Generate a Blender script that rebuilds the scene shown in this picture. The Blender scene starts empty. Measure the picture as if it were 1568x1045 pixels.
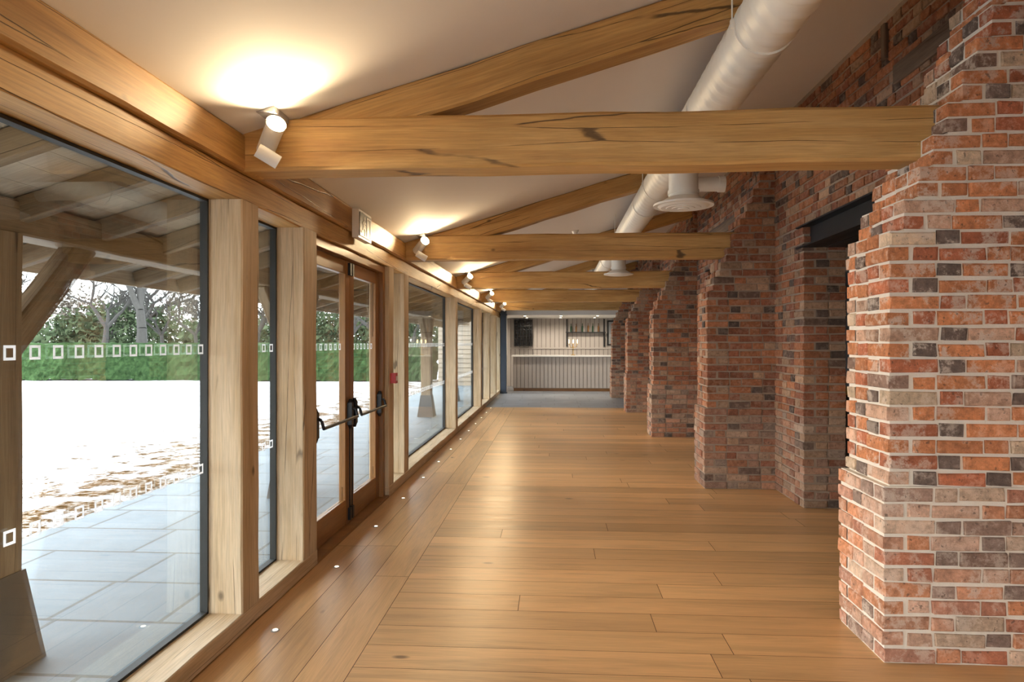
import bpy, bmesh, math, random
from mathutils import Vector, Matrix, noise
random.seed(7)
R = random.random
U = random.uniform
scene = bpy.context.scene

# ------------------------------------------------------------------ materials
class NT:
    def __init__(s, name):
        s.m = bpy.data.materials.new(name); s.m.use_nodes = True
        s.t = s.m.node_tree; s.n = s.t.nodes
        s.b = s.n['Principled BSDF']; s.out = s.n['Material Output']
    def new(s, typ, **kw):
        nd = s.n.new(typ)
        for k, v in kw.items():
            setattr(nd, k, v)
        return nd
    def link(s, a, b): s.t.links.new(a, b)
    def uv(s, sc=(1, 1, 1), loc=(0, 0, 0)):
        a = s.new('ShaderNodeUVMap'); a.uv_map = 'UVMap'
        m = s.new('ShaderNodeMapping'); m.inputs['Scale'].default_value = sc
        m.inputs['Location'].default_value = loc
        s.link(a.outputs[0], m.inputs[0]); return m.outputs[0]
    def pos(s, sc=(1, 1, 1)):
        a = s.new('ShaderNodeNewGeometry')
        m = s.new('ShaderNodeMapping'); m.inputs['Scale'].default_value = sc
        s.link(a.outputs['Position'], m.inputs[0]); return m.outputs[0]
    def noise(s, vec, scale=1, detail=4, rough=.5, dist=0):
        n = s.new('ShaderNodeTexNoise')
        n.inputs['Scale'].default_value = scale; n.inputs['Detail'].default_value = detail
        n.inputs['Roughness'].default_value = rough; n.inputs['Distortion'].default_value = dist
        s.link(vec, n.inputs['Vector']); return n.outputs['Fac']
    def ramp(s, fac, stops):
        r = s.new('ShaderNodeValToRGB'); e = r.color_ramp.elements
        while len(e) < len(stops): e.new(.5)
        for i, (p, c) in enumerate(stops):
            e[i].position = p
            e[i].color = (c, c, c, 1) if isinstance(c, (int, float)) else (*c, 1)
        s.link(fac, r.inputs[0]); return r.outputs[0]
    def mix(s, fac, a, b, mode='MIX'):
        m = s.new('ShaderNodeMix', data_type='RGBA', blend_type=mode)
        for sock, v in ((m.inputs[0], fac), (m.inputs[6], a), (m.inputs[7], b)):
            if isinstance(v, (int, float)): sock.default_value = v
            elif isinstance(v, tuple): sock.default_value = (*v, 1)
            else: s.link(v, sock)
        return m.outputs[2]
    def math(s, op, a, b=0.0):
        m = s.new('ShaderNodeMath', operation=op)
        for i, v in enumerate((a, b)):
            if isinstance(v, (int, float)): m.inputs[i].default_value = v
            else: s.link(v, m.inputs[i])
        return m.outputs[0]
    def bump(s, h, strength=.3, dist=.01):
        b = s.new('ShaderNodeBump'); b.inputs['Strength'].default_value = strength
        b.inputs['Distance'].default_value = dist
        s.link(h, b.inputs['Height']); s.link(b.outputs[0], s.b.inputs['Normal'])
    def base(s, c):
        if isinstance(c, tuple): s.b.inputs['Base Color'].default_value = (*c, 1)
        else: s.link(c, s.b.inputs['Base Color'])
    def rough(s, r):
        if isinstance(r, (int, float)): s.b.inputs['Roughness'].default_value = r
        else: s.link(r, s.b.inputs['Roughness'])

def plain(name, col, rough=.5, metal=0., var=.08):
    t = NT(name)
    n = t.noise(t.pos(), 6, 3)
    c2 = tuple(max(0, c * (1 - var)) for c in col)
    t.base(t.mix(n, col, c2)); t.rough(rough); t.b.inputs['Metallic'].default_value = metal
    return t.m

def emit(name, col, strength):
    t = NT(name); t.base(col)
    t.b.inputs['Emission Color'].default_value = (*col, 1)
    t.b.inputs['Emission Strength'].default_value = strength
    return t.m

def oak(name, light, mid, dark, rough=.6, crack=1.0):
    t = NT(name)
    n1 = t.noise(t.uv((.7, 9, 1)), 1, 7, .65, .5)
    col = t.ramp(n1, [(.3, dark), (.5, mid), (.7, light)])
    fine = t.noise(t.uv((4, 110, 1)), 1, 4, .65)
    col = t.mix(.55, col, t.ramp(fine, [(.3, .5), (.62, 1.0)]), 'MULTIPLY')
    big = t.noise(t.uv((.9, 1.5, 1)), 1, 4, .6)
    col = t.mix(.6, col, t.ramp(big, [(.3, .68), (.65, 1.1)]), 'MULTIPLY')
    # drying shakes / cracks: stretched voronoi cell edges, broken up by a mask
    wn = t.new('ShaderNodeTexNoise'); wn.inputs['Scale'].default_value = 1.0; wn.inputs['Detail'].default_value = 4
    t.link(t.uv((2.5, 9, 1)), wn.inputs['Vector'])
    wsc = t.new('ShaderNodeVectorMath', operation='SCALE'); t.link(wn.outputs['Color'], wsc.inputs[0]); wsc.inputs['Scale'].default_value = .12
    wad = t.new('ShaderNodeVectorMath', operation='ADD'); t.link(t.uv((.26, 8.0, 1)), wad.inputs[0]); t.link(wsc.outputs[0], wad.inputs[1])
    vo2 = t.new('ShaderNodeTexVoronoi', feature='DISTANCE_TO_EDGE', voronoi_dimensions='2D'); vo2.inputs['Scale'].default_value = 1
    vo2.inputs['Randomness'].default_value = .75
    t.link(wad.outputs[0], vo2.inputs['Vector'])
    cm = t.ramp(vo2.outputs['Distance'], [(0.0, 1.0), (.006, 1.0), (.013, 0.0)])
    msk = t.ramp(t.noise(t.uv((1.3, 2.0, 1), (9, 2, 0)), 1, 3), [(.45, 0.0), (.50, 1.0)])
    cm = t.math('MULTIPLY', t.math('MULTIPLY', cm, msk), crack)
    # knots
    vo = t.new('ShaderNodeTexVoronoi'); vo.inputs['Scale'].default_value = 1
    t.link(t.uv((1.9, 3.0, 1)), vo.inputs['Vector'])
    kn = t.ramp(vo.outputs['Distance'], [(.025, 1.0), (.065, 0.0)])
    col = t.mix(t.math('MULTIPLY', kn, .8), col, tuple(c * .22 for c in dark))
    col = t.mix(t.math('MULTIPLY', cm, .85), col, (.06, .03, .012))
    t.base(col); t.rough(rough)
    h = t.math('SUBTRACT', t.math('MULTIPLY', fine, .2), cm)
    t.bump(h, .5, .005)
    return t.m

M = {}
M['oak'] = oak('oak_beam', (.74, .465, .185), (.62, .36, .12), (.45, .23, .068), .55)
M['oakplate'] = oak('oak_plate', (.62, .37, .135), (.50, .27, .086), (.34, .16, .046), .5)
M['oaklit'] = oak('oak_windowlit_post', (.77, .62, .43), (.69, .52, .325), (.53, .36, .185), .65, .8)  # paler copy of the oak: window light on the posts painted in
M['oakdoor'] = oak('oak_door_stained', (.42, .20, .058), (.34, .15, .040), (.25, .10, .026), .35, .0)
M['oakout'] = oak('oak_exterior', (.40, .29, .175), (.31, .21, .115), (.21, .13, .068), .7)
M['oldtimber'] = oak('old_blackened_timber', (.24, .165, .11), (.17, .115, .08), (.09, .06, .045), .8)

def brickmat(name, limefac, limecol):
    t = NT(name)
    a = t.new('ShaderNodeVertexColor'); a.layer_name = 'Col'
    p = t.pos()
    n = t.noise(p, 24, 6, .7)
    c = t.mix(.85, a.outputs[0], t.ramp(n, [(.28, .5), (.5, 1.0), (.72, 1.4)]), 'MULTIPLY')
    n2 = t.noise(p, 12, 8, .75)
    lime = t.ramp(n2, [(.50, 0.0), (.58, limefac)])
    patch = t.ramp(t.noise(p, 2.0, 4, .6), [(.38, .3), (.58, 1.0)])
    c = t.mix(t.math('MULTIPLY', lime, patch), c, limecol)
    n3 = t.noise(p, 1.3, 3, .6)
    c = t.mix(.55, c, t.ramp(n3, [(.3, .7), (.6, 1.12)]), 'MULTIPLY')
    n5 = t.noise(p, 45, 3, .6)
    c = t.mix(t.ramp(n5, [(.62, 0.0), (.68, .6)]), c, (.09, .06, .045))
    t.base(c); t.rough(.9)
    t.bump(t.noise(p, 45, 6, .8), 1.0, .010)
    return t.m
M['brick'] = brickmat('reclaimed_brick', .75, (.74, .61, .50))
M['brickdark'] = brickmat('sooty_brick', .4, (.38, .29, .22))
def mortar(name, a, b):
    t = NT(name); p = t.pos()
    t.base(t.mix(t.noise(p, 14, 5), a, b)); t.rough(.95)
    t.bump(t.noise(p, 110, 3), .5, .005); return t.m
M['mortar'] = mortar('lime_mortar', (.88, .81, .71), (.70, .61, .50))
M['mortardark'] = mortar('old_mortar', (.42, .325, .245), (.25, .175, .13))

# floor
t = NT('oak_floorboards')
a = t.new('ShaderNodeVertexColor'); a.layer_name = 'Col'
n = t.noise(t.uv((.8, 9, 1)), 1, 7, .65, 1.0)
c = t.mix(.85, a.outputs[0], t.ramp(n, [(.3, .70), (.5, 1.0), (.72, 1.15)]), 'MULTIPLY')
f = t.noise(t.uv((5, 120, 1)), 1, 4)
c = t.mix(.35, c, t.ramp(f, [(.3, .6), (.62, 1.0)]), 'MULTIPLY')
vo = t.new('ShaderNodeTexVoronoi'); vo.inputs['Scale'].default_value = 1
t.link(t.uv((1.4, 3.0, 1)), vo.inputs['Vector'])
kn = t.ramp(vo.outputs['Distance'], [(.03, 1.0), (.07, 0.0)])
c = t.mix(t.math('MULTIPLY', kn, .8), c, (.10, .045, .02))
t.base(c); t.rough(t.ramp(n, [(.2, .28), (.8, .40)])); t.bump(f, .08, .002)
t.b.inputs['Specular IOR Level'].default_value = .45
M['floor'] = t.m
M['subfloor'] = plain('floor_gap_dark', (.05, .025, .012), .8)

def tilemat(name, c1, c2, mort, w, h, rough, ms=.008):
    t = NT(name)
    bt = t.new('ShaderNodeTexBrick'); bt.inputs['Scale'].default_value = 1
    bt.inputs['Brick Width'].default_value = w; bt.inputs['Row Height'].default_value = h
    bt.inputs['Mortar Size'].default_value = ms
    bt.inputs['Color1'].default_value = (*c1, 1); bt.inputs['Color2'].default_value = (*c2, 1)
    bt.inputs['Mortar'].default_value = (*mort, 1)
    bt.offset = .37; bt.squash = .7; bt.squash_frequency = 3
    t.link(t.uv(), bt.inputs['Vector'])
    n = t.noise(t.uv(), 2.5, 6, .65)
    t.base(t.mix(.6, bt.outputs[0], t.ramp(n, [(.3, .7), (.7, 1.15)]), 'MULTIPLY'))
    t.rough(rough); t.bump(t.math('SUBTRACT', t.math('MULTIPLY', n, .5), bt.outputs['Fac']), .3, .008)
    return t.m
M['slate'] = tilemat('grey_slate_tile', (.27, .29, .32), (.22, .24, .27), (.14, .15, .16), .9, .6, .4)
M['patio'] = tilemat('sandstone_paving', (.160, .195, .215), (.120, .155, .175), (.045, .05, .045), .95, .62, .6, .014)

M['ceiling'] = plain('ceiling_plaster', (.80, .775, .765), .8, 0, .03)
M['plaster'] = plain('white_plaster', (.70, .67, .63), .8, 0, .03)
M['duct'] = plain('duct_painted_steel', (.84, .83, .78), .45, .0, .03)
M['white'] = plain('white_powdercoat', (.85, .84, .81), .4, 0, .02)
M['black'] = plain('black_metal', (.012, .012, .014), .4, .3)
M['steel'] = plain('black_steel_lintel', (.015, .016, .02), .5, .4)
M['gasket'] = plain('window_gasket', (.03, .03, .027), .6)
M['navy'] = plain('navy_painted_steel', (.03, .045, .07), .4)
M['red'] = plain('red_plastic', (.6, .02, .02), .35)
M['brass'] = plain('brass', (.6, .38, .12), .3, 1.)
M['base'] = plain('bronzed_steel_shoe', (.13, .115, .10), .55, .5, .4)
M['panel'] = plain('beige_painted_boarding', (.48, .43, .39), .55, 0, .06)
M['panelgap'] = plain('boarding_groove', (.22, .19, .17), .7, 0, .06)
M['worktop'] = plain('pale_counter_top', (.80, .78, .74), .35, 0, .03)
M['grey'] = plain('dark_grey_paint', (.05, .05, .055), .7)
M['greyp'] = plain('grey_plastic', (.35, .35, .36), .5)
M['signdark'] = plain('exit_sign_face', (.03, .035, .035), .35)
M['clad'] = plain('timber_weatherboard', (.30, .25, .19), .7, 0, .25)
M['deck'] = oak('soffit_boarding', (.80, .72, .60), (.72, .62, .50), (.58, .48, .36), .8, .3)
M['lamp'] = emit('warm_lamp_face', (1., .80, .48), 60)
M['led'] = emit('floor_led', (1., .85, .6), 3)
M['down'] = emit('downlight_lens', (1., .85, .62), 12)
M['flame'] = emit('candle_bulb', (1., .72, .35), 8)
M['bottle'] = plain('bottle_glass_green', (.03, .07, .035), .15)
M['bottle2'] = plain('bottle_glass_amber', (.22, .10, .03), .15)

t = NT('etched_vinyl'); t.n.remove(t.b)
d1 = t.new('ShaderNodeBsdfDiffuse'); d1.inputs[0].default_value = (.95, .95, .95, 1)
d2 = t.new('ShaderNodeBsdfTranslucent'); d2.inputs[0].default_value = (.95, .95, .95, 1)
mx = t.new('ShaderNodeMixShader'); mx.inputs[0].default_value = .6
t.link(d1.outputs[0], mx.inputs[1]); t.link(d2.outputs[0], mx.inputs[2]); t.link(mx.outputs[0], t.out.inputs[0])
M['manif'] = t.m

t = NT('clear_glass')
t.n.remove(t.b)
tr = t.new('ShaderNodeBsdfTransparent'); tr.inputs[0].default_value = (.96, .98, .97, 1)
gl = t.new('ShaderNodeBsdfGlossy'); gl.inputs['Roughness'].default_value = 0.0
fr = t.new('ShaderNodeLayerWeight'); fr.inputs[0].default_value = .2
mx = t.new('ShaderNodeMixShader')
t.link(t.math('MULTIPLY', fr.outputs['Fresnel'], .4), mx.inputs[0]); t.link(tr.outputs[0], mx.inputs[1]); t.link(gl.outputs[0], mx.inputs[2])
t.link(mx.outputs[0], t.out.inputs[0])
M['glass'] = t.m

# snow: matte white, breaking up into frosted leaf litter near the paving
t = NT('snowy_lawn'); p = t.pos()
n = t.noise(p, 2.6, 7, .7)
sep = t.new('ShaderNodeSeparateXYZ'); t.link(p, sep.inputs[0])
edge = t.new('ShaderNodeMapRange'); t.link(sep.outputs[0], edge.inputs[0])
edge.inputs[1].default_value = -8.5; edge.inputs[2].default_value = -4.4
edge.inputs[3].default_value = -.13; edge.inputs[4].default_value = .12
m2 = t.math('ADD', n, edge.outputs[0])
lm = t.ramp(m2, [(.53, 0.0), (.60, 1.0)])
leaf = t.ramp(t.noise(p, 14, 6, .8), [(.42, (.035, .02, .007)), (.5, (.12, .065, .024)), (.58, (.34, .30, .26))])
frost = t.ramp(t.noise(p, 5.0, 8, .8), [(.36, (.26, .25, .22)), (.48, (.62, .625, .63))])
t.base(t.mix(lm, frost, leaf)); t.rough(1.0); t.b.inputs['Specular IOR Level'].default_value = 0.0
t.bump(n, .25, .03)
M['snow'] = t.m

def foliage(name, a, b, scale):
    t = NT(name); p = t.pos()
    n = t.noise(p, scale, 6, .75)
    t.base(t.ramp(n, [(.3, a), (.7, b)])); t.rough(1.0)
    t.b.inputs['Specular IOR Level'].default_value = .1
    return t.m
M['hedge'] = foliage('hedge_leaves', (.006, .018, .006), (.06, .11, .04), 7)
M['wood1'] = foliage('evergreen_foliage', (.030, .050, .028), (.12, .155, .08), .5)
M['wood2'] = foliage('winter_twigs', (.10, .09, .075), (.22, .195, .16), .5)
M['bark'] = plain('tree_bark', (.07, .065, .058), .9, 0, .4)

# ------------------------------------------------------------------ mesh builder
class MB:
    def __init__(s):
        s.v = []; s.f = []; s.uv = []; s.mi = []; s.col = []; s.sm = []
    def face(s, pts, uv=None, mat=0, col=(1, 1, 1), sm=False):
        i = len(s.v); s.v += [tuple(p) for p in pts]
        s.f.append(tuple(range(i, i + len(pts))))
        if uv is None:
            a = Vector(pts[0]); nrm = (Vector(pts[1]) - a).cross(Vector(pts[2]) - a)
            ax = max(range(3), key=lambda k: abs(nrm[k]))
            k = [(1, 2), (0, 2), (0, 1)][ax]
            uv = [(p[k[0]], p[k[1]]) for p in pts]
        s.uv.append(uv); s.mi.append(mat); s.col.append(col); s.sm.append(sm)
    def shared(s, vs, fs, uvs=None, mat=0, col=(1, 1, 1), sm=True):
        i = len(s.v); s.v += [tuple(p) for p in vs]
        for n, f in enumerate(fs):
            s.f.append(tuple(i + k for k in f))
            s.uv.append(uvs[n] if uvs else [(vs[k][0], vs[k][1]) for k in f])
            s.mi.append(mat); s.col.append(col); s.sm.append(sm)
    def hexa(s, c, mat=0, col=(1, 1, 1)):
        fs = [(0, 3, 2, 1), (4, 5, 6, 7), (0, 1, 5, 4), (1, 2, 6, 5), (2, 3, 7, 6), (3, 0, 4, 7)]
        uvs = []
        for f in fs:
            pts = [Vector(c[k]) for k in f]
            nrm = (pts[1] - pts[0]).cross(pts[2] - pts[0])
            ax = max(range(3), key=lambda k: abs(nrm[k]))
            k = [(1, 2), (0, 2), (0, 1)][ax]
            uvs.append([(p[k[0]], p[k[1]]) for p in pts])
        s.shared(c, fs, uvs, mat, col, False)
    def box(s, x0, x1, y0, y1, z0, z1, mat=0, col=(1, 1, 1)):
        s.hexa([(x0, y0, z0), (x1, y0, z0), (x1, y1, z0), (x0, y1, z0),
                (x0, y0, z1), (x1, y0, z1), (x1, y1, z1), (x0, y1, z1)], mat, col)
    def cyl(s, a, b, r0, r1=None, n=20, mat=0, caps=True, capmat=None):
        r1 = r0 if r1 is None else r1
        a = Vector(a); b = Vector(b); d = (b - a).normalized()
        u = d.orthogonal().normalized(); w = d.cross(u)
        vs = []
        for c, r in ((a, r0), (b, r1)):
            for k in range(n):
                t = 2 * math.pi * k / n
                vs.append(c + (u * math.cos(t) + w * math.sin(t)) * r)
        fs = [(k, (k + 1) % n, n + (k + 1) % n, n + k) for k in range(n)]
        s.shared(vs, fs, None, mat)
        if caps:
            s.shared(vs, [tuple(reversed(range(n)))], None, mat, sm=False)
            s.shared(vs, [tuple(range(n, 2 * n))], None, mat if capmat is None else capmat, sm=False)
    def tube(s, path, r, n=10, mat=0):
        for a, b in zip(path[:-1], path[1:]):
            s.cyl(a, b, r, r, n, mat)
    def timber(s, a, b, w, h, mat=0, ch=.008, up=(0, 0, 1), jit=.003):
        a = Vector(a); b = Vector(b); L = (b - a).length; d = (b - a) / L
        upv = Vector(up); wx = d.cross(upv)
        if wx.length < .01: wx = Vector((1, 0, 0))
        wx.normalize(); hz = wx.cross(d).normalized()
        hw, hh = w / 2, h / 2
        prof = [(-hw + ch, -hh), (hw - ch, -hh), (hw, -hh + ch), (hw, hh - ch), (hw - ch, hh), (-hw + ch, hh), (-hw, hh - ch), (-hw, -hh + ch)]
        per = [0]
        for k in range(8):
            p, q = prof[k], prof[(k + 1) % 8]
            per.append(per[-1] + math.hypot(q[0] - p[0], q[1] - p[1]))
        ns = max(1, int(L / .3)); ou, ov = U(0, 50), U(0, 50)
        vs = []; fs = []; uvs = []
        for i in range(ns + 1):
            c = a + d * (L * i / ns)
            jx, jz = U(-jit, jit), U(-jit, jit)
            for (px, pz) in prof:
                vs.append(c + wx * (px + jx + U(-jit, jit) * .4) + hz * (pz + jz + U(-jit, jit) * .4))
        for i in range(ns):
            for k in range(8):
                fs.append((i * 8 + k, i * 8 + (k + 1) % 8, (i + 1) * 8 + (k + 1) % 8, (i + 1) * 8 + k))
                l0, l1 = L * i / ns + ou, L * (i + 1) / ns + ou
                uvs.append([(l0, per[k] + ov), (l0, per[k + 1] + ov), (l1, per[k + 1] + ov), (l1, per[k] + ov)])
        fs.append(tuple(reversed(range(8)))); uvs.append([(p[0] * 1 + ou, p[1] + ov) for p in reversed(prof)])
        fs.append(tuple(range(ns * 8, ns * 8 + 8))); uvs.append([(p[0] + ou, p[1] + ov) for p in prof])
        s.shared(vs, fs, uvs, mat, sm=False)
    def obj(s, name, mats, parent=None, recalc=True, colors=False):
        xs = [min(v[k] for v in s.v) for k in range(3)]; xe = [max(v[k] for v in s.v) for k in range(3)]
        c = Vector([(p + q) / 2 for p, q in zip(xs, xe)])
        me = bpy.data.meshes.new(name)
        me.from_pydata([tuple(Vector(v) - c) for v in s.v], [], s.f)
        for m in mats: me.materials.append(M[m])
        me.polygons.foreach_set('material_index', s.mi)
        me.polygons.foreach_set('use_smooth', s.sm)
        l = me.uv_layers.new(name='UVMap')
        flat = []
        for u in s.uv:
            for p in u: flat += [p[0], p[1]]
        l.data.foreach_set('uv', flat)
        if colors:
            ca = me.color_attributes.new('Col', 'FLOAT_COLOR', 'CORNER')
            fl = []
            for f, cc in zip(s.f, s.col):
                fl += [cc[0], cc[1], cc[2], 1] * len(f)
            ca.data.foreach_set('color', fl)
        if recalc:
            bm = bmesh.new(); bm.from_mesh(me); bmesh.ops.recalc_face_normals(bm, faces=bm.faces); bm.to_mesh(me); bm.free()
        me.update()
        o = bpy.data.objects.new(name, me); o.location = c
        scene.collection.objects.link(o)
        if parent:
            o.parent = parent; o.matrix_parent_inverse = Matrix.Translation(-parent.location)
        return o

def empty(name, loc):
    e = bpy.data.objects.new(name, None); e.location = loc; e.empty_display_size = .1
    scene.collection.objects.link(e); return e

def light(name, typ, loc, parent=None, aim=None, **kw):
    l = bpy.data.lights.new(name, typ)
    for k, v in kw.items(): setattr(l, k, v)
    o = bpy.data.objects.new(name, l); o.location = loc
    if aim is not None:
        o.rotation_euler = (Vector(aim) - Vector(loc)).to_track_quat('-Z', 'Y').to_euler()
    scene.collection.objects.link(o)
    if parent:
        o.parent = parent; o.matrix_parent_inverse = Matrix.Translation(-parent.location)
    return o

# ------------------------------------------------------------------ dimensions
XL, XG, XR, XR2 = -1.6, -1.8, 2.25, 2.62
YB, YE = -4.2, 20.2
BAYS = [-.4, 3.4, 7.2, 11.0, 14.8, 18.6]
PIERS = [-.51, 3.29, 7.09, 10.89, 14.69, 18.49]
def ceil_z(x): return 2.57 + .3 * (x + 1.6)

# ------------------------------------------------------------------ floor
mb = MB()
mb.box(-1.82, 6.2, YB, 15.68, -.04, -.004, 1)
def board(x0, x1, y0, y1, along):
    g = .0016
    v = U(.82, 1.12); w = U(-.03, .02)
    col = ((.68 + w) * v, (.397 + w * .7) * v, (.178 + w * .3) * v)
    ou, ov = U(0, 60), U(0, 60)
    p = [(x0 + g, y0 + g, 0), (x1 - g, y0 + g, 0), (x1 - g, y1 - g, 0), (x0 + g, y1 - g, 0)]
    if along == 'x': uv = [(q[0] + ou, q[1] + ov) for q in p]
    else: uv = [(q[1] + ou, q[0] + ov) for q in p]
    mb.face(p, uv, 0, col)
y = YB
while y < 15.6:
    w = .235
    y1 = min(y + w, 15.68)
    x = -.93 - U(0, 2.4)
    while x < 6.1:
        L = U(2.6, 3.6); xa, xb = max(x, -.93), min(x + L, 6.2)
        if xb - xa > .05: board(xa, xb, y, y1, 'x')
        x += L
    y = y1
for k in range(3):
    x0 = -1.6 + k * .67 / 3; x1 = x0 + .67 / 3
    y = YB - U(0, 2)
    while y < 15.6:
        L = U(2.4, 3.6); ya, yb = max(y, YB), min(y + L, 15.68)
        if yb - ya > .05: board(x0, x1, ya, yb, 'y')
        y += L
mb.face([(-1.82, YB, -.001), (-1.6, YB, -.001), (-1.6, 15.68, -.001), (-1.82, 15.68, -.001)], None, 0, (.45, .25, .1))
mb.obj('floor', ['floor', 'subfloor'], recalc=False, colors=True)
mb = MB(); mb.box(-1.82, 3.0, 15.68, 24, -.04, .0, 0); mb.obj('floor_slate', ['slate'])

# ------------------------------------------------------------------ ceiling / roof
mb = MB()
x0, x1 = -1.78, 2.7
za, zb = ceil_z(x0), ceil_z(x1)
mb.hexa([(x0, YB - .2, za), (x1, YB - .2, zb), (x1, YE + .2, zb), (x0, YE + .2, za),
         (x0, YB - .2, za + .12), (x1, YB - .2, zb + .12), (x1, YE + .2, zb + .12), (x0, YE + .2, za + .12)])
mb.obj('ceiling', ['ceiling'])

# ------------------------------------------------------------------ left wall timbers
mb = MB(); mb.timber((XL - .1, YB, 2.475), (XL - .1, YE, 2.475), .22, .19, 0, .012)
mb.obj('wall_plate_beam', ['oakplate'])
mb = MB(); mb.timber((XL - .115, YB, 2.31), (XL - .115, YE, 2.31), .19, .14, 0, .006)
mb.obj('window_head_beam', ['oak'])
def sill(y0, y1):
    mb = MB(); mb.timber((XL - .12, y0, .05), (XL - .12, y1, .05), .24, .1, 0, .005)
    mb.obj('sill_beam', ['oaklit'])
sill(YB, 4.5); sill(6.5, YE)
posts = []
for y in BAYS: posts.append((y, y + .2))
posts += [(4.26, 4.5), (6.5, 6.7), (16.8, 16.95), (YB, YB + .15), (YE - .15, YE)]
for (a, b) in posts:
    mb = MB(); mb.timber((XL - .1, (a + b) / 2, .1 if abs(a - 6.5) > .01 else .0), (XL - .1, (a + b) / 2, 2.24), .195, b - a, 0, .008, up=(0, 1, 0))
    mb.obj('timber_post', ['oaklit'])
wins = [(YB + .15, -.4), (-.2, 3.4), (3.6, 4.26), (6.7, 7.2), (7.4, 11.0), (11.2, 14.8), (15.0, 16.8), (16.95, 18.6), (18.8, YE - .15)]
def portal(e, loc, sx, sy, rot):
    l = light('window_portal', 'AREA', loc, e, shape='RECTANGLE', size=sx, size_y=sy)
    l.rotation_euler = rot; l.data.cycles.is_portal = True
ROTX = Matrix(((0, 0, -1), (0, 1, 0), (1, 0, 0))).to_euler()
for i, (a, b) in enumerate(wins):
    e = empty('window_%d' % (i + 1), (XG, (a + b) / 2, 1.2))
    mb = MB()
    mb.box(XG - .006, XG + .006, a, b, .1, 2.24); mb.obj('glass_pane', ['glass'], e)
    mb = MB(); g = .014
    for (p, q, r, s_) in ((a, a + g, .1, 2.24), (b - g, b, .1, 2.24), (a, b, .1, .1 + g), (a, b, 2.24 - g, 2.24)):
        mb.box(XG - .02, XG + .02, p, q, r, s_)
    mb.obj('gasket', ['gasket'], e)
    mb = MB()
    for zc in (1.466, .857):
        y = b - .06
        while y > a + .03:
            s1, s2 = .025, .0155
            X = XG + .008
            for (p, q, r, s_) in ((-s1, s1, s2, s1), (-s1, s1, -s1, -s2), (-s1, -s2, -s2, s2), (s2, s1, -s2, s2)):
                mb.box(X, X + .0012, y + p, y + q, zc + r, zc + s_)
            y -= .11
    mb.obj('manifestation_squares', ['manif'], e)
    portal(e, (XG - .06, (a + b) / 2, 1.17), 2.14, b - a, ROTX)

# ------------------------------------------------------------------ glazed double door
e = empty('door_1', (XG + .05, 5.5, 1.1))
mb = MB()
mb.timber((XL - .1, 4.535, 0), (XL - .1, 4.535, 2.24), .12, .07, 0, .004, up=(0, 1, 0))
mb.timber((XL - .1, 6.465, 0), (XL - .1, 6.465, 2.24), .12, .07, 0, .004, up=(0, 1, 0))
mb.timber((XL - .1, 4.57, 2.205), (XL - .1, 6.43, 2.205), .12, .07, 0, .004)
mb.box(XL - .2, XL, 4.5, 6.5, -.0, .02, 0)
mb.obj('frame', ['oakdoor'], e)
for k, (a, b) in enumerate(((4.575, 5.497), (5.503, 6.425))):
    xc = XL - .11
    mb = MB()
    mb.timber((xc, a + .055, .025), (xc, a + .055, 2.165), .055, .11, 0, .004, up=(0, 1, 0), jit=0)
    mb.timber((xc, b - .055, .025), (xc, b - .055, 2.165), .055, .11, 0, .004, up=(0, 1, 0), jit=0)
    mb.timber((xc, a + .11, 2.11), (xc, b - .11, 2.11), .05, .11, 0, .004, jit=0)
    mb.timber((xc, a + .11, .125), (xc, b - .11, .125), .05, .2, 0, .004, jit=0)
    mb.obj('leaf_%d' % (k + 1), ['oakdoor'], e)
    mb = MB(); mb.box(xc - .006, xc + .006, a + .11, b - .11, .225, 2.055); mb.obj('leaf_glass_%d' % (k + 1), ['glass'], e)
    mb = MB()
    for zc in (1.466,):
        y = a + .17
        while y < b - .13:
            for (p, q, r, s_) in ((-.025, .025, .0155, .025), (-.025, .025, -.025, -.0155), (-.025, -.0155, -.0155, .0155), (.0155, .025, -.0155, .0155)):
                mb.box(xc + .008, xc + .0092, y + p, y + q, zc + r, zc + s_)
            y += .11
    mb.obj('leaf_squares_%d' % (k + 1), ['manif'], e)
    mb = MB(); X = xc + .03
    for yy in (a + .055, b - .055):
        mb.box(X, X + .04, yy - .025, yy + .025, .83, 1.01)
        mb.cyl((X + .02, yy, 1.01), (X + .02, yy, 1.04), .022, .012, 14)
        mb.cyl((X + .02, yy, .83), (X + .02, yy, .80), .022, .012, 14)
        mb.tube([(X + .035, yy, .97), (X + .065, yy, .955), (X + .08, yy, .9)], .011, 10)
    mb.tube([(X + .08, a + .055, .9), (X + .08, b - .055, .9)], .012, 12)
    mb.obj('panic_bar_%d' % (k + 1), ['black'], e)
    mb = MB()
    ym = b - .03 if k == 0 else a + .03
    for zz in (.1, 2.1):
        mb.box(X - .002, X + .02, ym - .02, ym + .02, zz - .05, zz + .05)
    mb.cyl((X + .008, ym, .14), (X + .008, ym, .8), .006, .006, 8)
    mb.obj('shoot_bolt_%d' % (k + 1), ['black'], e)
portal(e, (XG - .06, 5.5, 1.17), 2.14, 2.0, ROTX)

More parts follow.
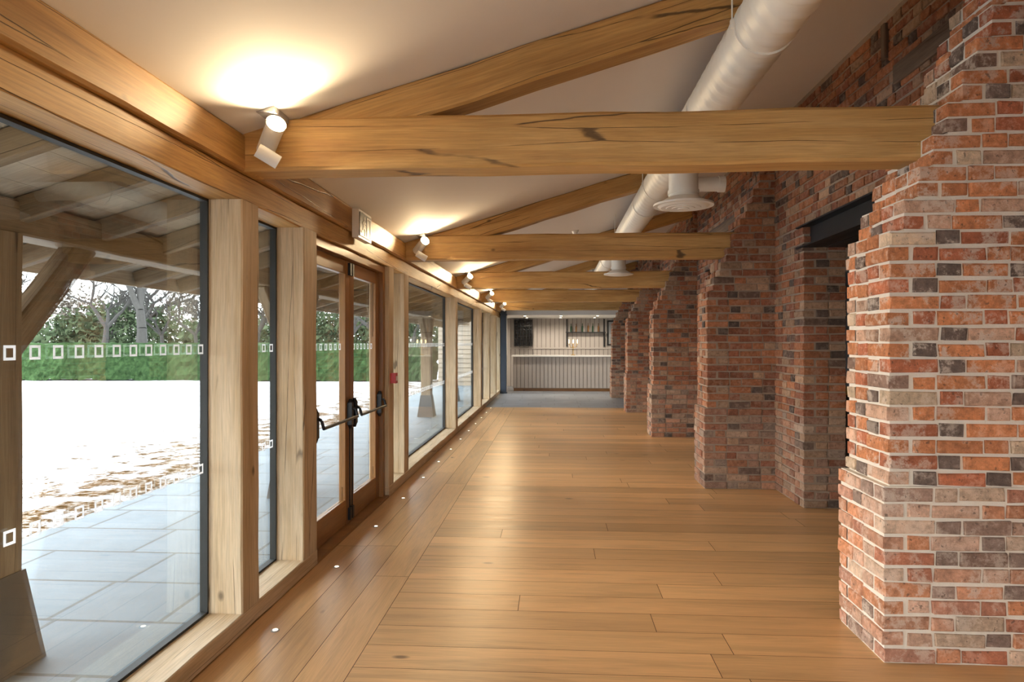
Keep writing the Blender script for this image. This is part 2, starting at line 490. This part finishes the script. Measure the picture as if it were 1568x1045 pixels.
# exit sign
e = empty('exit_sign', (-1.56, 5.43, 2.44))
mb = MB(); mb.box(XL + .012, XL + .065, 5.25, 5.62, 2.33, 2.555); mb.obj('housing', ['white'], e)
mb = MB(); mb.box(XL + .065, XL + .07, 5.272, 5.598, 2.35, 2.535); mb.obj('face', ['signdark'], e)
mb = MB(); X = XL + .07; X2 = X + .002
def q(y0, y1, z0, z1): mb.box(X, X2, y0, y1, z0, z1)
q(5.46, 5.475, 2.36, 2.52); q(5.56, 5.575, 2.36, 2.52); q(5.475, 5.56, 2.505, 2.52)
mb.cyl((X, 5.40, 2.50), (X2, 5.40, 2.50), .015, .015, 12)
def seg(y0, z0, y1, z1, w=.009):
    d = Vector((0, y1 - y0, z1 - z0)).normalized(); n = Vector((0, -d.z, d.y)) * w
    a, b = Vector((X, y0, z0)), Vector((X, y1, z1)); o = Vector((.002, 0, 0))
    mb.hexa([a - n, a + n, b + n, b - n, a - n + o, a + n + o, b + n + o, b - n + o])
seg(5.395, 2.482, 5.375, 2.43, .014); seg(5.375, 2.43, 5.42, 2.40); seg(5.42, 2.40, 5.41, 2.36)
seg(5.375, 2.43, 5.35, 2.39); seg(5.35, 2.39, 5.31, 2.385); seg(5.39, 2.475, 5.43, 2.455); seg(5.385, 2.475, 5.345, 2.45)
mb.obj('pictogram', ['white'], e)

# fire call point
e = empty('fire_alarm_call_point', (XL, 6.6, 1.15))
mb = MB(); mb.box(XL - .002, XL + .05, 6.555, 6.645, 1.10, 1.20); mb.obj('red_box', ['red'], e)
mb = MB(); mb.box(XL + .05, XL + .053, 6.575, 6.625, 1.125, 1.17); mb.obj('glass_element', ['white'], e)

# ------------------------------------------------------------------ trusses
for y in BAYS:
    mb = MB()
    mb.timber((XL - .02, y + .1, 2.518), (2.1, y + .1, 2.518), .2, .265, 0, .014, jit=.005)
    mb.obj('tie_beam', ['oak'])
    mb = MB()
    a = Vector((XL + .0, y + .1, ceil_z(XL) - .10)); b = Vector((XR + .0, y + .1, ceil_z(XR) - .10))
    mb.timber(a, b, .17, .19, 0, .012, jit=.005)
    mb.obj('principal_rafter', ['oak'])

# ------------------------------------------------------------------ brickwork
ROW = .075
def pal_new(z, head):
    r = R()
    if head and r < .28: c = (.23, .165, .135)
    elif r < .06: c = (.31, .19, .14)
    elif r < .54: c = (.72, .28, .12)
    elif r < .76: c = (.60, .195, .095)
    elif r < .90: c = (.72, .44, .30)
    else: c = (.76, .56, .38)
    k = U(.78, 1.15)
    if z < .8:
        w = .05 + .5 * R(); c = tuple(c[i] * (1 - w) + (.70, .46, .35)[i] * w for i in range(3))
    return tuple(v * k for v in c)
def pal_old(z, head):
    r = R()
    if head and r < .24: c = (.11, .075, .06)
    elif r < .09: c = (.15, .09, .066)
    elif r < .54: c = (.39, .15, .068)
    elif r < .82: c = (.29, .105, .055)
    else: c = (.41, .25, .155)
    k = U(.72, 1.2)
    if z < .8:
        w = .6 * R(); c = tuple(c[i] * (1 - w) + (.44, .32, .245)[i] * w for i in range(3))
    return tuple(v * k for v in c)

def lay(mb, o, d, n, L, z, row, pal, h=.0610, proud=.003, mat=1):
    t = 0.; head = (row % 2 == 1)
    while t < L - .02:
        w = .1025 if head else .215
        w *= U(.92, 1.07)
        if L - t - w < .06: w = L - t
        t1 = min(t + w, L)
        out = proud + U(-.002, .008)
        hh = U(-.005, .003); zz = z + U(-.003, .003)
        z0, z1 = zz, zz + h + hh
        vs = []
        e = .0045
        def P(tt, nn, zc, j, jn):
            ja = U(-j, j); jb = U(-jn, jn)
            vs.append((o[0] + d[0] * (tt + ja) + n[0] * (nn + jb), o[1] + d[1] * (tt + ja) + n[1] * (nn + jb), zc + U(-j, j)))
        for (tt, zc) in ((t, z0), (t1, z0), (t1, z1), (t, z1)): P(tt, -.09, zc, .001, .001)
        for (tt, zc) in ((t, z0), (t1, z0), (t1, z1), (t, z1)): P(tt, out - .005, zc, .0036, .0015)
        for (tt, zc) in ((t + e, z0 + e), (t1 - e, z0 + e), (t1 - e, z1 - e), (t + e, z1 - e)): P(tt, out, zc, .0045, .0015)
        fs = [(0, 1, 5, 4), (1, 2, 6, 5), (2, 3, 7, 6), (3, 0, 4, 7), (4, 5, 9, 8), (5, 6, 10, 9), (6, 7, 11, 10), (7, 4, 8, 11), (8, 9, 10, 11)]
        mb.shared(vs, fs, None, mat, pal(z, head), False)
        t = t1 + .0125; head = not head

def pier(name, y0, y1, xf, x1, ztop, pal, mats, plinth=.8):
    mb = MB(); n = int(ztop / ROW)
    for r in range(n):
        z = r * ROW
        ex = .03 if z < plinth else 0
        x0 = xf(z) - ex; ya, yb = y0 - ex * .4, y1 + ex
        mb.box(x0 + .0065, x1, ya + .0065, yb - .0065, z, z + ROW, 0)
        zb = z + .009
        if r % 2 == 0:
            lay(mb, (x0, ya), (1, 0), (0, -1), x1 - x0, zb, r, pal)
            lay(mb, (x0, yb), (1, 0), (0, 1), x1 - x0, zb, r, pal)
            lay(mb, (x0, ya + .112), (0, 1), (-1, 0), yb - ya - .224, zb, r + 1, pal)
        else:
            lay(mb, (x0, ya), (0, 1), (-1, 0), yb - ya, zb, r + 1, pal)
            lay(mb, (x0 + .112, ya), (1, 0), (0, -1), x1 - x0 - .112, zb, r, pal)
            lay(mb, (x0 + .112, yb), (1, 0), (0, 1), x1 - x0 - .112, zb, r, pal)
    return mb.obj(name, mats, colors=True)

def xprof(z):
    if z < 2.0: return 1.565
    s = int((z - 2.0) / (ROW * 2)) + 1
    return min(1.565 + s * .066, 2.2)
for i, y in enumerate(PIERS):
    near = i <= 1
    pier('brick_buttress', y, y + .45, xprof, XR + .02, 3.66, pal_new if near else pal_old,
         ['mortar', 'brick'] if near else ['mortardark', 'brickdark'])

OPEN = [(PIERS[i] + .45, PIERS[i] + .45 + 2.56) for i in range(5)]
ZO = 2.36
mb = MB()
mb.box(XR + .006, XR2, YB, YE, 2.56, 3.75, 0)
for r in range(int((3.75 - 2.56) / ROW)):
    z = 2.56 + r * ROW
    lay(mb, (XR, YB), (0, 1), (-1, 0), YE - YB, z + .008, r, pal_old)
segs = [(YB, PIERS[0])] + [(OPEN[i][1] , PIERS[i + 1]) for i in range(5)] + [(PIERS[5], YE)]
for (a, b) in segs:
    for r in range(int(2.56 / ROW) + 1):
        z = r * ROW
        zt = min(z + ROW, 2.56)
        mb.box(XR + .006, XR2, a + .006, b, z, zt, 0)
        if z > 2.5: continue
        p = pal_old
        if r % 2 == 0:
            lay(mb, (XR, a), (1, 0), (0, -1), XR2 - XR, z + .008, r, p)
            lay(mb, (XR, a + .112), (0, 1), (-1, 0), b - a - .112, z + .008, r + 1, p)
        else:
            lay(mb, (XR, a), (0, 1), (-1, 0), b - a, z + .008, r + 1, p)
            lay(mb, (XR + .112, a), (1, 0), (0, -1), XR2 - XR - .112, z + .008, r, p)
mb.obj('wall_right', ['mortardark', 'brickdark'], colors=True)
for (a, b) in OPEN:
    mb = MB()
    X = XR - .03
    mb.box(X, X + .2, a - .02, b + .12, ZO, ZO + .014); mb.box(X, X + .2, a - .02, b + .12, ZO + .186, ZO + .2)
    mb.box(X + .09, X + .11, a - .02, b + .12, ZO, ZO + .2)
    mb.box(X + .21, XR2 + .02, a - .02, b + .12, ZO, ZO + .2)
    mb.obj('steel_lintel', ['steel'])
for (ya, yb, z0, z1) in ((4.73, 4.79, 3.42, 3.66), (6.05, 6.15, 2.95, 3.55)):
    mb = MB(); mb.timber((XR - .003, (ya + yb) / 2, z0), (XR - .003, (ya + yb) / 2, z1), .05, yb - ya, 0, .006, up=(0, 1, 0)); mb.obj('old_timber_stud', ['oldtimber'])
for (ya, yb, z0, z1) in ((3.8, 4.62, 3.20, 3.33), (8.2, 10.6, 2.95, 3.1)):
    mb = MB(); mb.timber((XR - .001, ya, (z0 + z1) / 2), (XR - .001, yb, (z0 + z1) / 2), .05, z1 - z0, 0, .006); mb.obj('old_timber_rail', ['oldtimber'])

# adjoining room
mb = MB()
mb.box(6.2, 6.35, YB, YE, -.04, 3.2); mb.box(XR2, 6.2, YB - .15, YB, -.04, 3.2); mb.box(XR2, 6.2, YE, YE + .15, -.04, 3.2)
mb.obj('wall_adjoining_room', ['grey'])
mb = MB(); mb.box(XR2, 6.35, YB - .15, YE + .15, 3.0, 3.12); mb.obj('ceiling_adjoining_room', ['plaster'])
mb = MB(); mb.box(XR2, 6.2, 15.68, YE, -.04, 0); mb.obj('floor_adjoining_room', ['slate'])
e = empty('serving_counter', (3.6, 8.3, .5))
mb = MB(); mb.box(3.0, 4.4, 8.02, 8.58, 0, .9); 
for k in range(6): mb.box(3.02 + k * .232, 3.02 + k * .232 + .2, 8.0, 8.02, .1, .84)
mb.obj('cabinet', ['grey'], e)
mb = MB(); mb.timber((2.95, 8.28, .93), (4.45, 8.28, .93), .66, .06, 0, .006); mb.obj('worktop', ['oak'], e)

# ------------------------------------------------------------------ back end wall (behind the camera)
mb = MB()
for (xa, xb, za, zb) in ((-1.8, -1.5, 0, 3.75), (2.0, 2.7, 0, 3.75), (-1.5, 2.0, 2.5, 3.75), (-1.5, 2.0, 0, .1)):
    mb.box(xa, xb, YB - .2, YB, za, zb)
mb.obj('wall_back', ['plaster'])
e = empty('window_10', (.25, YB, 1.3))  # unseen window, added to let daylight in from behind the camera
mb = MB(); mb.box(-1.5, 2.0, YB - .1, YB - .09, .1, 2.5); mb.obj('glass_pane', ['glass'], e)
mb = MB()
for x in (-1.46, -.3, .8, 1.96): mb.timber((x, YB - .1, .1), (x, YB - .1, 2.5), .08, .07, 0, .004, up=(0, 1, 0))
mb.timber((-1.5, YB - .1, .14), (2.0, YB - .1, .14), .08, .08, 0); mb.timber((-1.5, YB - .1, 2.46), (2.0, YB - .1, 2.46), .08, .08, 0)
mb.obj('frame', ['oaklit'], e)
portal(e, (.25, YB - .15, 1.3), 3.5, 2.4, (math.radians(90), 0, 0))

# ------------------------------------------------------------------ far end: bulkhead and bar
mb = MB()
mb.box(-1.8, 2.7, YE, YE + .15, 2.32, 3.85)
mb.box(-1.8, -1.42, YE, YE + .15, 0, 2.32)
mb.box(1.95, 2.7, YE, YE + .15, 0, 2.32)
mb.obj('wall_front_bulkhead', ['plaster'])
mb = MB(); mb.box(-1.8, 3.0, YE + .15, 24.1, 2.32, 2.45); mb.obj('ceiling_bar', ['plaster'])
mb = MB(); mb.box(-1.95, -1.8, YE, 24.1, 0, 2.45); mb.obj('wall_left_bar', ['plaster'])
mb = MB(); mb.box(2.4, 2.55, YE + .15, 24.1, 0, 2.45); mb.obj('wall_right_bar', ['plaster'])
mb = MB(); mb.box(-1.8, 2.4, 23.2, 23.35, 0, 2.32, 0)
x = -1.8
while x < 2.38:
    mb.box(x, x + .020, 23.194, 23.2, 0, 2.32, 1); x += .15
mb.box(-1.8, 2.4, 23.17, 23.2, 1.28, 1.33)
mb.obj('wall_far_panelled', ['panel', 'panelgap'])
e = empty('bar_counter', (.25, 21.2, .55))
mb = MB(); mb.box(-1.28, 1.85, 20.95, 21.5, .09, 1.06, 1)
x = -1.28
while x < 1.84:
    mb.box(x + .008, x + .112, 20.935, 20.95, .10, 1.05, 0); x += .120
mb.obj('boarded_front', ['panel', 'panelgap'], e)
mb = MB(); mb.box(-1.32, 1.9, 20.88, 21.55, 1.06, 1.105); mb.obj('counter_top', ['worktop'], e)
mb = MB(); mb.box(-1.26, 1.83, 20.99, 21.45, 0, .09); mb.obj('toe_kick', ['oakdoor'], e)
e = empty('wall_wine_rack', (-1.05, 23.1, 1.8))
mb = MB()
for k in range(7):
    x = -1.36 + k * .1; mb.box(x, x + .015, 22.95, 23.2, 1.38, 2.26)
for k in range(9):
    z = 1.38 + k * .109; mb.box(-1.36, -.745, 22.95, 23.2, z, z + .015)
mb.obj('lattice', ['black'], e)
e = empty('wall_shelf', (1.05, 23.05, 1.85))
mb = MB(); mb.box(.38, 1.72, 22.97, 23.2, 1.83, 1.86); mb.obj('board', ['black'], e)
mb = MB()
for x in (.42, 1.68): mb.box(x - .02, x + .02, 23.12, 23.2, 1.36, 2.3)
mb.obj('uprights', ['black'], e)
mb = MB()
for k in range(6):
    x = .55 + k * .19 + U(-.02, .02); hb = U(.15, .19); m_ = k % 2; r_ = U(.028, .034)
    mb.cyl((x, 23.06, 1.86), (x, 23.06, 1.86 + hb), r_, r_, 14, m_)
    mb.cyl((x, 23.06, 1.86 + hb), (x, 23.06, 1.90 + hb), r_, .012, 14, m_)
    mb.cyl((x, 23.06, 1.90 + hb), (x, 23.06, 1.97 + hb), .012, .012, 10, m_)
mb.obj('bottles', ['bottle', 'bottle2'], e)
e = empty('picture_frame', (1.95, 23.15, 1.8))
mb = MB()
for (a, b, c, d) in ((1.78, 2.12, 2.2, 2.25), (1.78, 2.12, 1.4, 1.45), (1.78, 1.83, 1.45, 2.2), (2.07, 2.12, 1.45, 2.2)): mb.box(a, b, 23.16, 23.2, c, d)
mb.obj('frame', ['black'], e)
mb = MB(); mb.box(1.83, 2.07, 23.18, 23.2, 1.45, 2.2); mb.obj('print', ['greyp'], e)
e = empty('brass_candle_lamp', (.58, 21.2, 1.3))
mb = MB()
mb.cyl((.58, 21.2, 1.105), (.58, 21.2, 1.13), .07, .06, 18); mb.cyl((.58, 21.2, 1.13), (.58, 21.2, 1.45), .012, .012, 10)
for dx in (-.13, 0, .13):
    pts = [(.58 + dx * s_, 21.2, 1.38 + .10 * s_ * s_ - .06 * math.sin(s_ * math.pi)) for s_ in (0, .25, .5, .75, 1)]
    if dx: mb.tube(pts, .008, 8)
    mb.cyl((.58 + dx, 21.2, 1.46), (.58 + dx, 21.2, 1.475), .03, .035, 14)
mb.obj('stand', ['brass'], e)
mb = MB()
for dx in (-.13, 0, .13):
    mb.cyl((.58 + dx, 21.2, 1.475), (.58 + dx, 21.2, 1.55), .010, .010, 10); mb.cyl((.58 + dx, 21.2, 1.55), (.58 + dx, 21.2, 1.60), .014, .003, 10)
mb.obj('candle_bulbs', ['flame'], e)
for yy in (20.6, 22.2):
    for x in (-.9, .2, 1.3):
        e = empty('recessed_downlight', (x, yy, 2.31))
        mb = MB(); mb.cyl((x, yy, 2.305), (x, yy, 2.325), .05, .05, 18); mb.obj('bezel', ['white'], e)
        mb = MB(); mb.cyl((x, yy, 2.303), (x, yy, 2.31), .036, .036, 18); mb.obj('lens', ['down'], e)
        light('bulb', 'SPOT', (x, yy, 2.29), e, aim=(x, yy + .3, 0), energy=42, color=(1, .88, .72), spot_size=2.7, spot_blend=.6, shadow_soft_size=.04)
mb = MB(); mb.box(-1.58, -1.42, 19.95, 20.15, 0, 2.6); mb.box(-1.6, -1.4, 19.93, 20.17, 0, .04); mb.box(-1.6, -1.4, 19.93, 20.17, 2.3, 2.34)
mb.obj('steel_column', ['navy'])

# ------------------------------------------------------------------ spiral duct
DX, DZ, DR = 1.0, 3.015, .140
e = empty('spiral_duct', (DX, 7.5, DZ))
mb = MB(); pitch = .13; na = 28
ys = []; y = -4.1
while y < 19.4:
    ys.append(y); y += pitch / 6
vs = []
for yy in ys:
    for k in range(na):
        a = 2 * math.pi * k / na
        ph = (yy / pitch - k / na) % 1
        r = DR + (.009 if ph > .8 else 0)
        vs.append((DX + r * math.cos(a), yy, DZ + r * math.sin(a)))
fs = []
for i in range(len(ys) - 1):
    for k in range(na):
        fs.append((i * na + k, i * na + (k + 1) % na, (i + 1) * na + (k + 1) % na, (i + 1) * na + k))
mb.shared(vs, fs, None, 0)
mb.cyl((DX, 19.39, DZ), (DX, 19.42, DZ), DR + .006, DR + .006, 28)
for yy in (-1.5, 1.5, 4.5, 7.5, 10.5, 13.5, 16.5):
    mb.cyl((DX, yy - .035, DZ), (DX, yy + .035, DZ), DR + .010, DR + .010, 28)
mb.obj('pipe', ['duct'], e)
mb = MB()
for yy in (-.3, 3.3, 6.6, 9.6, 12.6, 15.6, 18.6):
    mb.cyl((DX, yy - .008, DZ), (DX, yy + .008, DZ), DR + .010, DR + .010, 28)
    for sx in (-1, 1):
        xx = DX + sx * (DR + .014)
        mb.box(xx - .009, xx + .009, yy - .010, yy + .010, DZ - .015, DZ + .025)
        mb.cyl((xx, yy, DZ), (xx, yy, ceil_z(xx)), .004, .004, 6)
mb.obj('hangers', ['duct'], e)
for k, yy in enumerate((5.35, 10.7, 16.0)):
    mb = MB()
    mb.cyl((DX, yy, DZ), (DX, yy, 2.60), .112, .112, 28)
    mb.cyl((DX, yy, 2.68), (DX, yy, 2.65), .120, .120, 28)
    mb.cyl((DX, yy, 2.63), (DX, yy, 2.575), .115, .205, 36)
    mb.cyl((DX, yy, 2.575), (DX, yy, 2.56), .23, .23, 40)
    for r_ in (.2, .15, .1, .05):
        mb.cyl((DX, yy, 2.561), (DX, yy, 2.561 - .012 - (.2 - r_) * .08), r_, r_ * .86, 32)
    mb.obj('round_diffuser_%d' % (k + 1), ['duct'], e)
mb = MB(); mb.cyl((DX, 6.6, DZ), (1.6, 6.6, DZ), .07, .07, 24); mb.cyl((1.56, 6.6, DZ), (1.62, 6.6, DZ), .078, .078, 24); mb.cyl((1.2, 6.6, DZ), (1.24, 6.6, DZ), .076, .076, 24)
mb.obj('branch_duct', ['duct'], e)

for (x, y) in ((.55, 6.3), (.3, 10.0)):
    z = ceil_z(x)
    mb = MB(); mb.cyl((x, y, z + .01), (x, y, z - .02), .055, .05, 24); mb.cyl((x, y, z - .02), (x, y, z - .045), .042, .03, 24); mb.obj('smoke_detector', ['white'])

# ------------------------------------------------------------------ ceiling spotlights
WARM = (1., .74, .42)
for i, y in enumerate(BAYS):
    px, py, pz = -1.38, y - .10, 2.56
    e = empty('ceiling_spotlight', (px, py, pz))
    mb = MB()
    zc = ceil_z(px)
    mb.box(px - .06, px + .03, py - .10, py + .08, zc - .02, zc + .01)
    mb.cyl((px - .02, py + .03, zc - .02), (px - .02, py + .03, pz - .06), .010, .010, 12)
    mb.obj('mounting', ['greyp'], e)
    mb = MB()
    d1 = Vector((.28, -.36, .20)).normalized()
    c = Vector((px - .015, py - .02, pz - .03))
    mb.cyl(c - d1 * .13, c + d1 * .07, .045, .045, 28, 0, True)
    mb.cyl(c + d1 * .07, c + d1 * .085, .048, .048, 28, 0, False)
    d2 = Vector((.75, .45, -.45)).normalized(); c2 = Vector((px + .0, py - .09, pz - .16))
    mb.cyl(c2 - d2 * .06, c2 + d2 * .05, .034, .034, 24)
    mb.obj('heads', ['white'], e)
    mb = MB(); mb.cyl(c + d1 * .071, c + d1 * .076, .04, .04, 24)
    mb.obj('lamp_face', ['lamp'], e)
    light('lamp_up', 'SPOT', c + d1 * .10, e, aim=c + d1 * .1 + Vector((.22, -.66, .26)), energy=68, color=WARM, spot_size=2.4, spot_blend=1., shadow_soft_size=.04)
    light('lamp_along', 'SPOT', c2 + d2 * .07, e, aim=c2 + Vector((2.6, 1.2, -2.0)), energy=100, color=(1., .85, .66), spot_size=1.4, spot_blend=1., shadow_soft_size=.05)

for k in range(16):
    y = .45 + k * 1.0
    if y > 15.5: break
    e = empty('floor_uplight', (-1.45, y, 0))
    mb = MB(); mb.cyl((-1.45, y, 0), (-1.45, y, .004), .022, .020, 20); mb.obj('bezel', ['greyp'], e)
    mb = MB(); mb.cyl((-1.45, y, .004), (-1.45, y, .006), .013, .013, 16); mb.obj('lens', ['led'], e)

# ------------------------------------------------------------------ outside: veranda
OX = -2.75
mb = MB(); mb.timber((OX, YB - .5, 2.12), (OX, YE + 1, 2.12), .2, .17, 0, .01); mb.obj('veranda_beam', ['oakout'])
for y in BAYS:
    yc = y - .28
    e = empty('veranda_post', (OX, yc, 1.0))
    mb = MB(); mb.timber((OX, yc, .36), (OX, yc, 2.04), .22, .22, 0, .012, up=(0, 1, 0)); mb.obj('post', ['oakout'], e)
    mb = MB()
    for s_ in (-1, 1):
        mb.timber((OX, yc + s_ * .06, 1.42), (OX, yc + s_ * .68, 2.07), .1, .15, 0, .008)
    mb.obj('braces', ['oakout'], e)
    mb = MB(); a, b = .115, .175
    mb.hexa([(OX - b, yc - b, -.09), (OX + b, yc - b, -.09), (OX + b, yc + b, -.09), (OX - b, yc + b, -.09),
             (OX - a, yc - a, .37), (OX + a, yc - a, .37), (OX + a, yc + a, .37), (OX - a, yc + a, .37)])
    mb.obj('shoe', ['base'], e)
mb = MB(); y = YB
while y < YE + .5:
    mb.timber((-1.84, y, ceil_z(-1.84) - .09), (-3.25, y, ceil_z(-3.25) - .09), .06, .12, 0, .004); y += .62
mb.obj('veranda_rafters', ['oakout'])
mb = MB()
x = -3.3
while x < -1.83:
    x2 = min(x + .15, -1.8)
    p = [(x + .002, YB - .5, ceil_z(x) - .02), (x2 - .002, YB - .5, ceil_z(x2) - .02), (x2 - .002, YE + .7, ceil_z(x2) - .02), (x + .002, YE + .7, ceil_z(x) - .02)]
    mb.hexa(p + [(a, b, c + .03) for a, b, c in p]); x += .15
mb.box(-3.3, -3.27, YB - .5, YE + .7, ceil_z(-3.3) - .12, ceil_z(-3.3) + .02)
o = mb.obj('veranda_roof_boarding', ['deck'])
mb = MB(); mb.hexa([(-3.32, YB - .5, ceil_z(-3.32) + .03), (-1.75, YB - .5, ceil_z(-1.75) + .03), (-1.75, YE + .7, ceil_z(-1.75) + .03), (-3.32, YE + .7, ceil_z(-3.32) + .03),
  (-3.32, YB - .5, ceil_z(-3.32) + .1), (-1.75, YB - .5, ceil_z(-1.75) + .1), (-1.75, YE + .7, ceil_z(-1.75) + .1), (-3.32, YE + .7, ceil_z(-3.32) + .1)])
mb.obj('veranda_roof', ['grey'])
mb = MB(); mb.box(-4.3, -1.84, YB - 4, 24.9, -.16, -.09); mb.obj('patio_paving', ['patio'])
mb = MB()
nx, ny = 70, 70; vs = []; fs = []
for j in range(ny + 1):
    for i in range(nx + 1):
        x = -4.31 - (i / nx) ** 1.6 * 85; y = -12 + (j / ny) * 112
        z = -.11 + .05 * noise.noise(Vector((x * .35, y * .35, 0))) * (1 if i > 0 else 0)
        vs.append((x, y, z))
for j in range(ny):
    for i in range(nx):
        a = j * (nx + 1) + i; fs.append((a, a + nx + 1, a + nx + 2, a + 1))
mb.shared(vs, fs, None, 0)
mb.obj('snowy_lawn', ['snow'], recalc=False)
mb = MB(); mb.box(-4.31, 60, -60, 100, -.30, -.17); mb.obj('ground', ['snow'])

def hedge(name, x0, x1, y0, y1, zt):
    mb = MB(); vs = []; fs = []
    prof = []
    w = (y1 - y0)
    for k in range(9): prof.append((y0, -.08 + (zt + .08) * k / 8))
    for k in range(1, 5): prof.append((y0 + w * k / 4, zt))
    for k in range(1, 9): prof.append((y1, zt - (zt + .08) * k / 8))
    n = int((x1 - x0) / .14); m = len(prof)
    for i in range(n + 1):
        x = x0 + (x1 - x0) * i / n
        for (yy, zz) in prof:
            v = Vector((x * 2.6, yy * 2.6, zz * 2.6)); d = noise.noise(v) * .09 + U(-.05, .05)
            vs.append((x + d, yy + noise.noise(v + Vector((7, 0, 0))) * .12 + U(-.06, .06), zz + d * .7))
    for i in range(n):
        for k in range(m - 1):
            fs.append((i * m + k, (i + 1) * m + k, (i + 1) * m + k + 1, i * m + k + 1))
    mb.shared(vs, fs, None, 0, sm=False); return mb.obj(name, ['hedge'])
hedge('clipped_hedge', -42, -5.0, 27.5, 28.7, 1.45)

TM = []
def tree(name, base, height, seed, r0=.28):
    rnd = random.Random(seed); mb = MB()
    def br(p, d, L, r, depth):
        n = 3; q = p
        for k in range(n):
            d = (d + Vector((rnd.uniform(-1, 1), rnd.uniform(-1, 1), rnd.uniform(-.5, .9))) * .16).normalized()
            q2 = q + d * (L / n); ra = r * (1 - .35 * k / n); rb = r * (1 - .35 * (k + 1) / n)
            mb.cyl(q, q2, ra, rb, 6 if depth < 2 else 3, 0, False); q = q2
        if depth >= 6: return
        for _ in range(3):
            ax = Vector((rnd.uniform(-1, 1), rnd.uniform(-1, 1), rnd.uniform(-.2, .6))).normalized()
            nd = (d * .75 + ax * .8).normalized()
            br(q, nd, L * rnd.uniform(.65, .85), r * .6, depth + 1)
    br(Vector(base), Vector((0, 0, 1)), height * .26, r0, 0)
    o = mb.obj(name, ['bark'], recalc=False); TM.append((o, Vector(base))); return o
tree('bare_tree', (-28.8, 46, -.1), 15, 3, .42)
tree('bare_tree', (-36, 52, -.1), 11, 5)
tree('bare_tree', (-14.5, 54, -.1), 10, 11)
rr = random.Random(4)
for k in range(18):
    src, b = TM[k % 3]
    o = bpy.data.objects.new('bare_tree', src.data)
    nb = Vector((-82 + k * 4.6 + rr.uniform(-1.5, 1.5), 62 + rr.uniform(-5, 4), -.1)); s_ = rr.uniform(.6, .95); a = rr.uniform(0, 6.28)
    off = (src.location - b) * s_; ca, sa = math.cos(a), math.sin(a)
    o.location = nb + Vector((off.x * ca - off.y * sa, off.x * sa + off.y * ca, off.z)); o.rotation_euler = (0, 0, a); o.scale = (s_,) * 3
    scene.collection.objects.link(o)

def wood(name, mat, items, n, sz):
    """shrubs/trees as ellipsoidal clumps of many small leaf sprays"""
    mb = MB(); rnd = random.Random(len(items) + n)
    for (x, y, z, rx, rz) in items:
        off = Vector((rnd.uniform(0, 99), rnd.uniform(0, 99), 0))
        for _ in range(n):
            d = Vector((rnd.gauss(0, 1), rnd.gauss(0, 1), rnd.gauss(0, 1))).normalized()
            k = (1 + .5 * noise.noise(d * 2.2 + off)) * rnd.uniform(.45, 1.0) ** .5
            c = Vector((x + d.x * rx * k, y + d.y * rx * .6 * k, z + d.z * rz * k))
            if c.z < -.1: continue
            s_ = sz * rnd.uniform(.5, 1.2)
            pts = [c + Vector((rnd.uniform(-1, 1), rnd.uniform(-1, 1), rnd.uniform(-1, 1))) * s_ for _ in range(3)]
            mb.face(pts, [(0, 0), (1, 0), (0, 1)])
    mb.obj(name, [mat], recalc=False)
it = []
for k in range(26):
    x = -85 + k * 3.3 + U(-1, 1); it.append((x, 66 + U(-3, 3), U(.6, 1.8), U(2.8, 4.4), U(2.6, 5.0)))
wood('evergreen_woodland', 'wood1', it, 1500, .42)
it = []
for k in range(26):
    x = -95 + k * 3.8 + U(-1, 1); it.append((x, 78 + U(-3, 3), U(2, 3.5), U(3, 4.5), U(4.5, 6.5)))
wood('winter_woodland', 'wood2', it, 1300, .38)

e = empty('outbuilding', (-3.2, 26.5, 1.5))
mb = MB(); mb.box(-4.3, -2.0, 25, 29, -.15, 2.6)
z = -.1
while z < 2.6:
    mb.hexa([(-4.3, 24.96, z), (-1.98, 24.96, z), (-1.98, 25.0, z), (-4.3, 25.0, z), (-4.3, 24.99, z + .17), (-1.98, 24.99, z + .17), (-1.98, 25.0, z + .17), (-4.3, 25.0, z + .17)]); z += .17
mb.obj('clad_walls', ['clad'], e)
mb = MB(); mb.hexa([(-4.7, 24.7, 2.55), (-1.8, 24.7, 2.55), (-1.8, 29.3, 2.55), (-4.7, 29.3, 2.55), (-3.3, 25.2, 3.7), (-1.8, 25.2, 3.7), (-1.8, 28.8, 3.7), (-3.3, 28.8, 3.7)])
mb.obj('roof', ['grey'], e)

# ------------------------------------------------------------------ world / sun / camera
w = bpy.data.worlds.new('overcast_sky'); scene.world = w; w.use_nodes = True
nt = w.node_tree; bg = nt.nodes['Background']
tc = nt.nodes.new('ShaderNodeTexCoord'); sp = nt.nodes.new('ShaderNodeSeparateXYZ'); rp = nt.nodes.new('ShaderNodeValToRGB')
nt.links.new(tc.outputs['Generated'], sp.inputs[0]); nt.links.new(sp.outputs[2], rp.inputs[0]); nt.links.new(rp.outputs[0], bg.inputs[0])
rp.color_ramp.elements[0].color = (.96, .98, 1, 1); rp.color_ramp.elements[1].color = (.80, .88, 1, 1)
bg.inputs[1].default_value = 5.4
light('sun', 'SUN', (-20, -10, 20), aim=(-20 + 6, -10 + 4, 20 - 9), energy=1.0, color=(1, .96, .9), angle=.3)

cam = bpy.data.cameras.new('camera'); co = bpy.data.objects.new('camera', cam); scene.collection.objects.link(co)
co.location = (0, 0, 1.5); co.rotation_euler = (math.radians(90), 0, math.radians(3.576))
cam.sensor_width = 36; cam.lens = 23.88; cam.shift_y = .0015; cam.clip_start = .02; cam.clip_end = 500
scene.camera = co
scene.view_settings.view_transform = 'Standard'
scene.view_settings.exposure = 0.55
